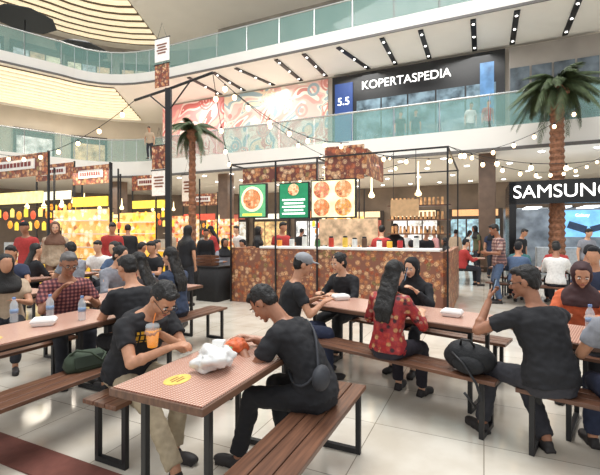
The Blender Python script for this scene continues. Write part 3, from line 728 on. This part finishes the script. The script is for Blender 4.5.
        b.cap(an,base+V((0,0,.05)),.034*s,.035*s)
        so=G(); so.ell(base+fd*.0+V((0,0,.045*s)),(.055*s,.04*s,.045*s),FR); so.ell(base+fd*.10*s+V((0,0,.032*s)),(.095*s,.045*s,.034*s),FR); so.box(base+fd*.055*s+V((0,0,.012*s)),(.22*s,.075*s,.024*s),FR); SO.append(so)
    def fin(g,nm_,mat,vox,sm,amp,lab=None,hf=0):
        o=g.obj(nm_,mat,e); m=o.modifiers.new('r','REMESH'); m.mode='VOXEL'; m.voxel_size=vox; m.use_smooth_shade=True
        k=o.modifiers.new('s','SMOOTH'); k.factor=.5; k.iterations=sm; PEND.append((o,amp,hf))
        if lab:o['label']=lab
        return o
    fin(b,'body',sk,vx,2 if det else 1,0)
    fin(sh,'shirt',top,vx*1.5,3 if det else 1,.009 if det else .004)
    fin(tr,'trousers',bot,vx*1.5,3 if det else 1,.007 if det else .004)
    for so in SO: fin(so,'shoe',shoe,vx*1.3,2,0)
    h=G()
    if hair in('short','cap'):
        h.ell(hp_(-.022,0,.036),tuple(k*hs for k in(.095,.082,.09)),HM); h.ell(hp_(-.055,0,-.005),tuple(k*hs for k in(.052,.072,.066)),HM)
        h.ell(hp_(.035,0,.085),tuple(k*hs for k in(.05,.062,.032)),HM)
    elif hair in('long','bun'):
        h.ell(hp_(-.022,0,.034),tuple(k*hs for k in(.098,.088,.094)),HM); h.ell(hp_(-.05,0,-.03),tuple(k*hs for k in(.06,.086,.09)),HM)
        if hair=='long':
            bk=sp(.36)+(-F)*.125*s
            for q in(-1,-.33,.33,1):
                h.cap(hp_(-.06,q*.055,-.05),bk+L*q*.065*s,.04*s,.032*s); h.cap(bk+L*q*.065*s,bk+L*q*.055*s-C2*.11*s,.032*s,.014*s)
        else: h.ell(hp_(-.12,0,.03),tuple(k*hs for k in(.04,.045,.04)),HM)
    if hair!='hijab':
        fin(h,'hair',hcm,vx*1.1,1,.005,hf=1 if det else 0)
    else:
        h.ell(hp_(-.03,0,.03),tuple(k*hs for k in(.103,.094,.10)),HM); h.ell(hp_(-.05,0,-.05),tuple(k*hs for k in(.07,.085,.09)),HM)
        pts=[hp_(.045 - .03*abs(math.cos(q)),.074*math.cos(q),-.01+.102*math.sin(q)) for q in [2*math.pi*i/16 for i in range(16)]]
        for i in range(16): h.cap(pts[i],pts[(i+1)%16],.021*hs,.021*hs,8)
        rings=[]
        for c,w,d in((hp_(-.01,0,-.09),.07,.075),(nb+C2*.05*s,.09,.09),(sp(.47),.175,.115),(sp(.40)+F*.01,.20,.145),(sp(.33)+F*.02,.195,.15)):
            rings.append([c+L*w*s*math.cos(q)+F*d*s*math.sin(q) for q in [2*math.pi*i/20 for i in range(20)]])
        h.loft(rings); fin(h,'headscarf',hcm,vx*1.3,2,.006)
    if hair=='cap':
        c=G(); c.ell(hp_(-.01,0,.062),tuple(k*hs for k in(.105,.09,.078)),HM); c.ell(hp_(.10,0,.058),tuple(k*hs for k in(.075,.07,.010)),HM)
        fin(c,'cap',M('grey_cap',(140,142,146),.8),vx,1,0)
    if det:
        for q in(-1,1):
            G().ell(hp_(.086,q*.031,.001),(.008*hs,.014*hs,.0085*hs),HM,10,8).obj('eye',eyew,e,True)
            G().ell(hp_(.0925,q*.031,.001),(.004*hs,.0065*hs,.0068*hs),HM,8,6).obj('iris',eyed,e,True)
            G().ell(hp_(.091,q*.033,.024),(.006*hs,.018*hs,.004*hs),HM,10,6).obj('eyebrow',hairm,e,True)
        G().ell(hp_(.0925,0,-.066),(.006*hs,.021*hs,.007*hs),HM,12,8).obj('lips',lipm,e,True)
    if glasses:
        g=G()
        for q in(-1,1):
            g.tube([hp_(.108,q*.034+.024*math.cos(a),-.001+.018*math.sin(a)) for a in [2*math.pi*i/12 for i in range(13)]],.0022*hs,5)
            g.tube([hp_(.106,q*.058,.002),hp_(.0,q*.083,.004)],.0022*hs,5)
        g.tube([hp_(.108,-.01,.002),hp_(.108,.01,.002)],.0022*hs,5); g.obj('glasses',black,e)
    fa=math.radians(face); RM=Matrix.Rotation(fa,3,'Z')
    R={k:RM@v+V((x,y,z0)) for k,v in hands.items()}
    R['f']=lambda t,l,f:RM@(sp(t)+L*l+L.cross(fr_(t))*f)+V((x,y,z0))
    return e,R
def cl(name,c,**k): return M('cloth_'+name,c,.85,var=k.get('var',.12),scale=k.get('scale',25),bump=.15)
blk=cl('black',(28,28,32)); navy=cl('navy',(44,52,76)); wht=cl('white',(226,224,220)); red=cl('red',(170,54,52)); gry=cl('grey',(140,142,150)); bei=cl('beige',(186,164,140))
khk=cl('khaki',(172,156,130)); den=cl('denim',(84,104,134)); org=cl('orange',(206,104,66)); mar=gingham('plaid_maroon',(160,104,98),(106,54,58),(66,40,50),26,.85,('Y','Z')); chk=gingham('check_shirt',(190,166,156),(146,108,102),(96,76,80),14,.85,('Y','Z'))
olv=cl('olive',(92,96,70)); tea=cl('teal',(60,110,112)); pnk=cl('pink',(204,150,150)); brn=cl('brown',(120,88,70))
batik=food('batik_print',26,stops=[(0,(176,44,46)),(.35,(190,70,60)),(.55,(140,28,38)),(.7,(206,160,110)),(.82,(60,24,34)),(.92,(206,180,160))],bg=(150,34,42))
def printed():
    m,nt,b=nodes('cloth_black_print'); tc,s=sep(nt)
    z=nmath(nt,'MULTIPLY',nmath(nt,'GREATER_THAN',s.outputs['Z'],.80),nmath(nt,'LESS_THAN',s.outputs['Z'],.875))
    row=nmath(nt,'GREATER_THAN',nmath(nt,'FRACT',nmath(nt,'MULTIPLY',s.outputs['Z'],26)),.25)
    y=nmath(nt,'LESS_THAN',nmath(nt,'ABSOLUTE',nmath(nt,'ADD',s.outputs['Y'],.05)),.09); f=nmath(nt,'GREATER_THAN',s.outputs['X'],.05)
    st=nmath(nt,'GREATER_THAN',nmath(nt,'FRACT',nmath(nt,'MULTIPLY',s.outputs['Y'],32)),.35)
    t=nmath(nt,'MULTIPLY',nmath(nt,'MULTIPLY',nmath(nt,'MULTIPLY',z,row),y),nmath(nt,'MULTIPLY',f,st))
    nt.links.new(ramp(nt,t,[(0,(28,28,32)),(1,(222,176,50))]),b.inputs['Base Color']); b.inputs['Roughness'].default_value=.85; return m
aU=math.degrees(YU)
P1=A+U*(-.61)+W*.70
_,h1=person('man in glasses and black printed shirt holding an orange drink',P1.x,P1.y,aU-6,lean=34,turn=-6,nod=46,s=1.0,hl=(.36,-.02,.85),hr=(.53,-.10,.80),nl=(.25,-1,0),nr=(0,.2,-1),pr=(-.3,-.8,-.8),pl=(-.1,.9,-.5),top=printed(),bot=khk,glasses=True,det=2,skin='a',fl=(.45,.02),fr=(.66,-.16),wide=1.08,curl=1.0)
cup(h1[1]+V((0,0,-.075)),(244,156,44),'clear cup of orange drink with straw held in a hand')
_,h2=person('man in black shirt and trousers bending over his food',.11,2.54,180+aU-4,lean=38,turn=8,nod=46,s=.99,hl=(.50,.13,.79),hr=(.50,-.03,.79),pl=(-.5,.6,-.7),pr=(-.4,-.7,-.6),top=blk,bot=cl('black_trousers',(26,26,30)),det=2,skin='b',fl=(.50,.16),fr=(.30,-.12),curl=.9,wide=.93)
f2=h2['f']; sb=thing('sling_bag',f2(.12,.15,-.14),math.radians(180+aU),'dark grey sling bag hanging at the back of a man','bag')
dgb=M('dark_grey_nylon',(48,50,56),.7,bump=.3)
G().ell((0,0,0),(.05,.085,.075),n=18,k=12).obj('body',dgb,sb,True)
inv=Matrix.Rotation(-math.radians(180+aU),3,'Z'); o0=f2(.12,.15,-.14)
G().tube([inv@(f2(.28+.19*math.cos(q),-.16*math.cos(q),.133*math.sin(q))-o0) for q in [2*math.pi*i/20 for i in range(21)]],.009,6).obj('strap',dgb,sb,True)
person('man in grey cap and black shirt seated sideways at the table',-.14,4.22,14,lean=14,turn=-5,nod=16,s=1.0,top=blk,hair='cap',skin='a',hl=(.38,.12,.82),hr=(.36,-.15,.82),bot=navy)
person('young person in dark jacket facing the table with head bowed',.62,5.22,228,lean=14,turn=-10,nod=22,s=.97,top=blk,skin='c',hair='bun',sleeve=1.9,bot=blk)
person('long-haired woman in red patterned blouse sitting on the bench',.78,3.55,48,lean=8,turn=-8,nod=14,s=.96,top=batik,hair='long',skin='c',sleeve=1.55,bot=cl('dark_skirt',(38,34,44)),wide=.93,hl=(.34,.18,.80),hr=(.34,-.16,.80))
_,h6=person('girl in black headscarf and jacket holding a phone near her face',1.38,4.72,232,lean=14,turn=0,nod=16,s=.93,top=blk,hair='hijab',hc=blk,skin='c',sleeve=1.9,hl=(.32,.12,.90),hr=(.26,-.10,1.02))
_,h7=person('man in glasses and black shirt on bench raising a phone',1.72,2.74,98,lean=22,turn=44,nod=12,s=1.0,top=blk,skin='b',det=2,hl=(.34,.24,1.02),hr=(.40,.02,.82),pl=(.1,.8,-.9),nl=(-.3,-1,.1),glasses=True,bot=cl('charcoal',(50,50,56)),fl=(.40,.25),fr=(.1,-.05),wide=1.04,curl=.9)
person('person in grey shirt seated at the end of the bench',2.09,2.46,70,lean=16,turn=10,nod=20,s=.98,top=gry,skin='a',bot=navy)
person('woman in dark headscarf and orange top facing the table',2.78,3.95,232,lean=16,turn=10,nod=24,s=.95,top=org,hair='hijab',hc=M('dark_scarf',(66,44,46),.8),skin='a',sleeve=1.9)
_,h9=person('standing man in checked shirt and blue jeans looking at a phone',4.36,8.75,170,sit=False,lean=4,nod=20,s=1.02,top=chk,bot=den,skin='b',sleeve=.8,hl=(.28,.1,1.1),hr=(.22,-.12,1.05))
person('older man in glasses and maroon plaid shirt eating',-2.60,4.40,-45,lean=14,turn=0,nod=22,s=1.03,top=mar,skin='b',glasses=True,hc=M('grey_hair',(96,92,90),.6),sleeve=.75,wide=1.1,hl=(.36,.16,.84),hr=(.30,-.12,.95))
person('man in black shirt seated with his back turned',-1.5,3.72,140,lean=16,turn=10,nod=18,s=1.02,top=blk,skin='a',bot=blk,wide=1.08)
person('long-haired woman in dark top seated at the table',-1.80,4.68,155,lean=8,turn=20,nod=12,s=.98,top=cl('dark_brown',(60,50,50)),hair='long',skin='c',sleeve=1.3)
person('woman in dark denim jacket with long black hair',-1.62,5.22,150,lean=6,turn=10,nod=10,s=1.02,top=cl('dark_denim',(50,62,86)),hair='long',skin='c',sleeve=1.9)
person('woman in pale grey blouse leaning over the table',-2.70,5.72,-25,lean=14,turn=0,nod=22,s=1.05,top=gry,hair='bun',skin='c',sleeve=1.3)
person('man in grey shirt seated beside another table',-4.0,7.1,155,lean=6,nod=14,s=1.05,top=gry,skin='a')
person('person in white shirt seated at a table',-4.2,8.4,-90,lean=6,nod=12,s=1.05,top=wht,skin='c',det=0)
person('standing woman in tan jacket and brown headscarf near stalls',-5.2,8.5,-60,sit=False,lean=3,nod=10,s=1.04,top=bei,hair='hijab',hc=cl('scarf_brown',(110,78,62)),skin='c',sleeve=1.9,bot=brn)
person('man seated in black hooded top beside a stall table',-2.9,8.0,-110,lean=6,nod=14,s=1.05,top=blk,skin='a',det=0)
tops=[red,blk,gry,wht,navy,bei,tea,pnk,blk,olv,red,blk,den]
cn={0:'red',1:'black',2:'grey',3:'white',4:'navy',5:'beige',6:'teal',7:'pink',8:'black',9:'olive',10:'red',11:'black',12:'denim blue'}
def cperson(x,y,st,c,i,fc=None):
    person(('standing' if st else 'seated')+' diner in %s top among the crowd'%cn[c],x,y,fc if fc is not None else random.choice([-100,-60,-140,60,120,180,0,-90]),sit=not st,lean=random.uniform(2,14),nod=random.uniform(0,25),turn=random.uniform(-20,20),s=random.uniform(.96,1.06),top=tops[c],hair=random.choice(['short','short','long','hijab']) if i%3 else 'short',hc=random.choice([None,blk]),skin=random.choice('abc'),det=0,sleeve=random.choice([.6,1.9]),group='crowd of diners and shoppers')
crowd=[(205,11,1,1),(216,12,1,10),(224,10.6,0,2),(240,12.5,1,3),(248,11.5,0,4),(257,10.0,1,1),(281,9.7,1,10),(318,12,1,5),(334,11.5,0,6),(381,9.6,1,0),(394,10.4,1,8),(411,9.8,0,10),(425,11.0,1,1),(436,14,1,7),(447,12.4,0,2),(462,11.6,0,10),(466,17,1,3),(478,15,1,9),(520,11.6,1,11),(585,6.6,0,8),(597,5.4,0,4),(586,10.6,1,2),(183,11.8,0,1),(153,9.5,0,11),(172,11.5,1,5),(58,10.2,1,1),(28,8.3,1,0),(12,6.5,0,4),(7,4.72,0,5),(112,9.6,1,0),(128,10.8,1,8),(300,15,1,11),(350,16.0,1,4),(405,15,1,3),(119,8.8,0,3),(118,7.4,0,12),(138,8.4,0,0),(30,7.2,0,8),(185,8.4,1,1),(455,16,1,5),(492,13.5,1,4)]
for i,(px,d,st,c) in enumerate(crowd): cperson((px-300)/400*d,d,st,c,i)
for i,(du,sg,c) in enumerate(((-.4,1,6),(.35,1,0),(-.2,-1,12),(.5,-1,3))):
    p=tF+R3*du+N3*sg*.65; cperson(p.x,p.y,0,c,i,230 if sg>0 else 50)
for px,d,c in((487,17.0,0),(470,17.3,3),(400,18.6,8),(415,18.3,4),(150,21.2,5)):
    person('standing shopper in %s top on the second storey walkway'%cn[c],(px-300)/400*d,d,-90,sit=False,det=0,top=tops[c],z0=5.42,group='shoppers upstairs')
def phone(p,rot,lab):
    q=thing('mobile_phone',p,0,lab,'phone'); q.rotation_euler=rot
    G().box((0,0,0),(.078,.010,.16)).obj('case',black,q,bevel=.003); G().box((0,-.0055,0),(.068,.001,.145)).obj('screen',M('phone_screen',(120,150,180),.2,emit=.5),q)
phone(h7[1]+V((-.02,.0,.04)),(0.2,.1,1.0),'black mobile phone held up in a hand')
phone(h6[-1]+V((0,0,.02)),(.2,0,1.2),'black mobile phone held near a face')
phone(h9[1]+V((0,0,.02)),(.4,0,1.2),'black mobile phone held by the standing man')
# ---------------------------------------------------------------- finish meshes
dg=bpy.context.evaluated_depsgraph_get(); dg.update()
for o,amp,hf in PEND:
    me=bpy.data.meshes.new_from_object(o.evaluated_get(dg),depsgraph=dg)
    mats=[s.material for s in o.material_slots]
    if not me.materials:
        for m in mats: me.materials.append(m)
    o.modifiers.clear(); o.data=me
    if amp:
        nrm=[v.normal.copy() for v in me.vertices]; off=V((o.parent.location.x*7,o.parent.location.y*5,0))
        for v,nn in zip(me.vertices,nrm):
            p=v.co
            if hf: k=noise.noise(p*26+off)+.8*noise.noise(V((p.x*60,p.y*60,p.z*25))+off)
            else: k=noise.noise(p*9+off)+.7*noise.noise(V((p.x*22,p.y*22,p.z*30))+off)
            v.co=p+nn*k*amp*1.4
    me.polygons.foreach_set('use_smooth',[True]*len(me.polygons)); me.update()
for o,name,mat,parent,loc,rot,sx in TXT:
    me=bpy.data.meshes.new_from_object(o.evaluated_get(dg),depsgraph=dg); me.materials.clear(); me.materials.append(mat)
    q=bpy.data.objects.new(name,me); COL.objects.link(q); q.parent=parent; q.location=loc; q.rotation_euler=rot; q.scale=(sx,1,1)
    bpy.data.objects.remove(o)
# ---------------------------------------------------------------- lights
w=bpy.data.worlds.new('World'); scn.world=w; w.use_nodes=True
bg=w.node_tree.nodes['Background']; bg.inputs[0].default_value=(.96,.985,1,1); bg.inputs[1].default_value=.98
def area(p,sz,en,col,rot=(0,0,0)):
    l=bpy.data.lights.new('added_area_light','AREA'); l.size=sz; l.energy=en; l.color=col; o=bpy.data.objects.new('area_lamp',l); COL.objects.link(o); o.location=p; o.rotation_euler=rot; return o  # unseen area lamps, added to brighten the atrium, galleries and stalls
area((0,8,14.5),8,1600,(1,.995,.985))
area((0,3,9),4,200,(1,.995,.985))
for k in(-8,-3,2,7):
    p=V((0,18,0))+U*k+W*5; area((p.x,p.y,4.4),3,170,(1,.96,.9))
    p=V((0,18,0))+U*k+W*1.8; area((p.x,p.y,9.4),2.5,110,(1,.99,.96))
area((-15,24,9.3),4,260,(1,.93,.82)); area((-13,23,14.2),3,260,(1,.95,.88)); area((-13,22.5,4.3),3,160,(1,.93,.84))
area((1.0,9.2,2.98),1.5,35,(1,.93,.84)); area((-6,11,3.2),2,70,(1,.9,.75))
# ---------------------------------------------------------------- camera
cam=bpy.data.cameras.new('camera'); cam.sensor_width=36; cam.lens=24; cam.shift_y=-5.5/600; cam.clip_start=.05; cam.clip_end=200
co=bpy.data.objects.new('camera',cam); COL.objects.link(co); co.location=(0,0,H); co.rotation_euler=(math.pi/2,0,0)
scn.camera=co
scn.view_settings.view_transform='Standard'
print('verts',sum(len(o.data.vertices) for o in bpy.data.objects if o.type=='MESH'))
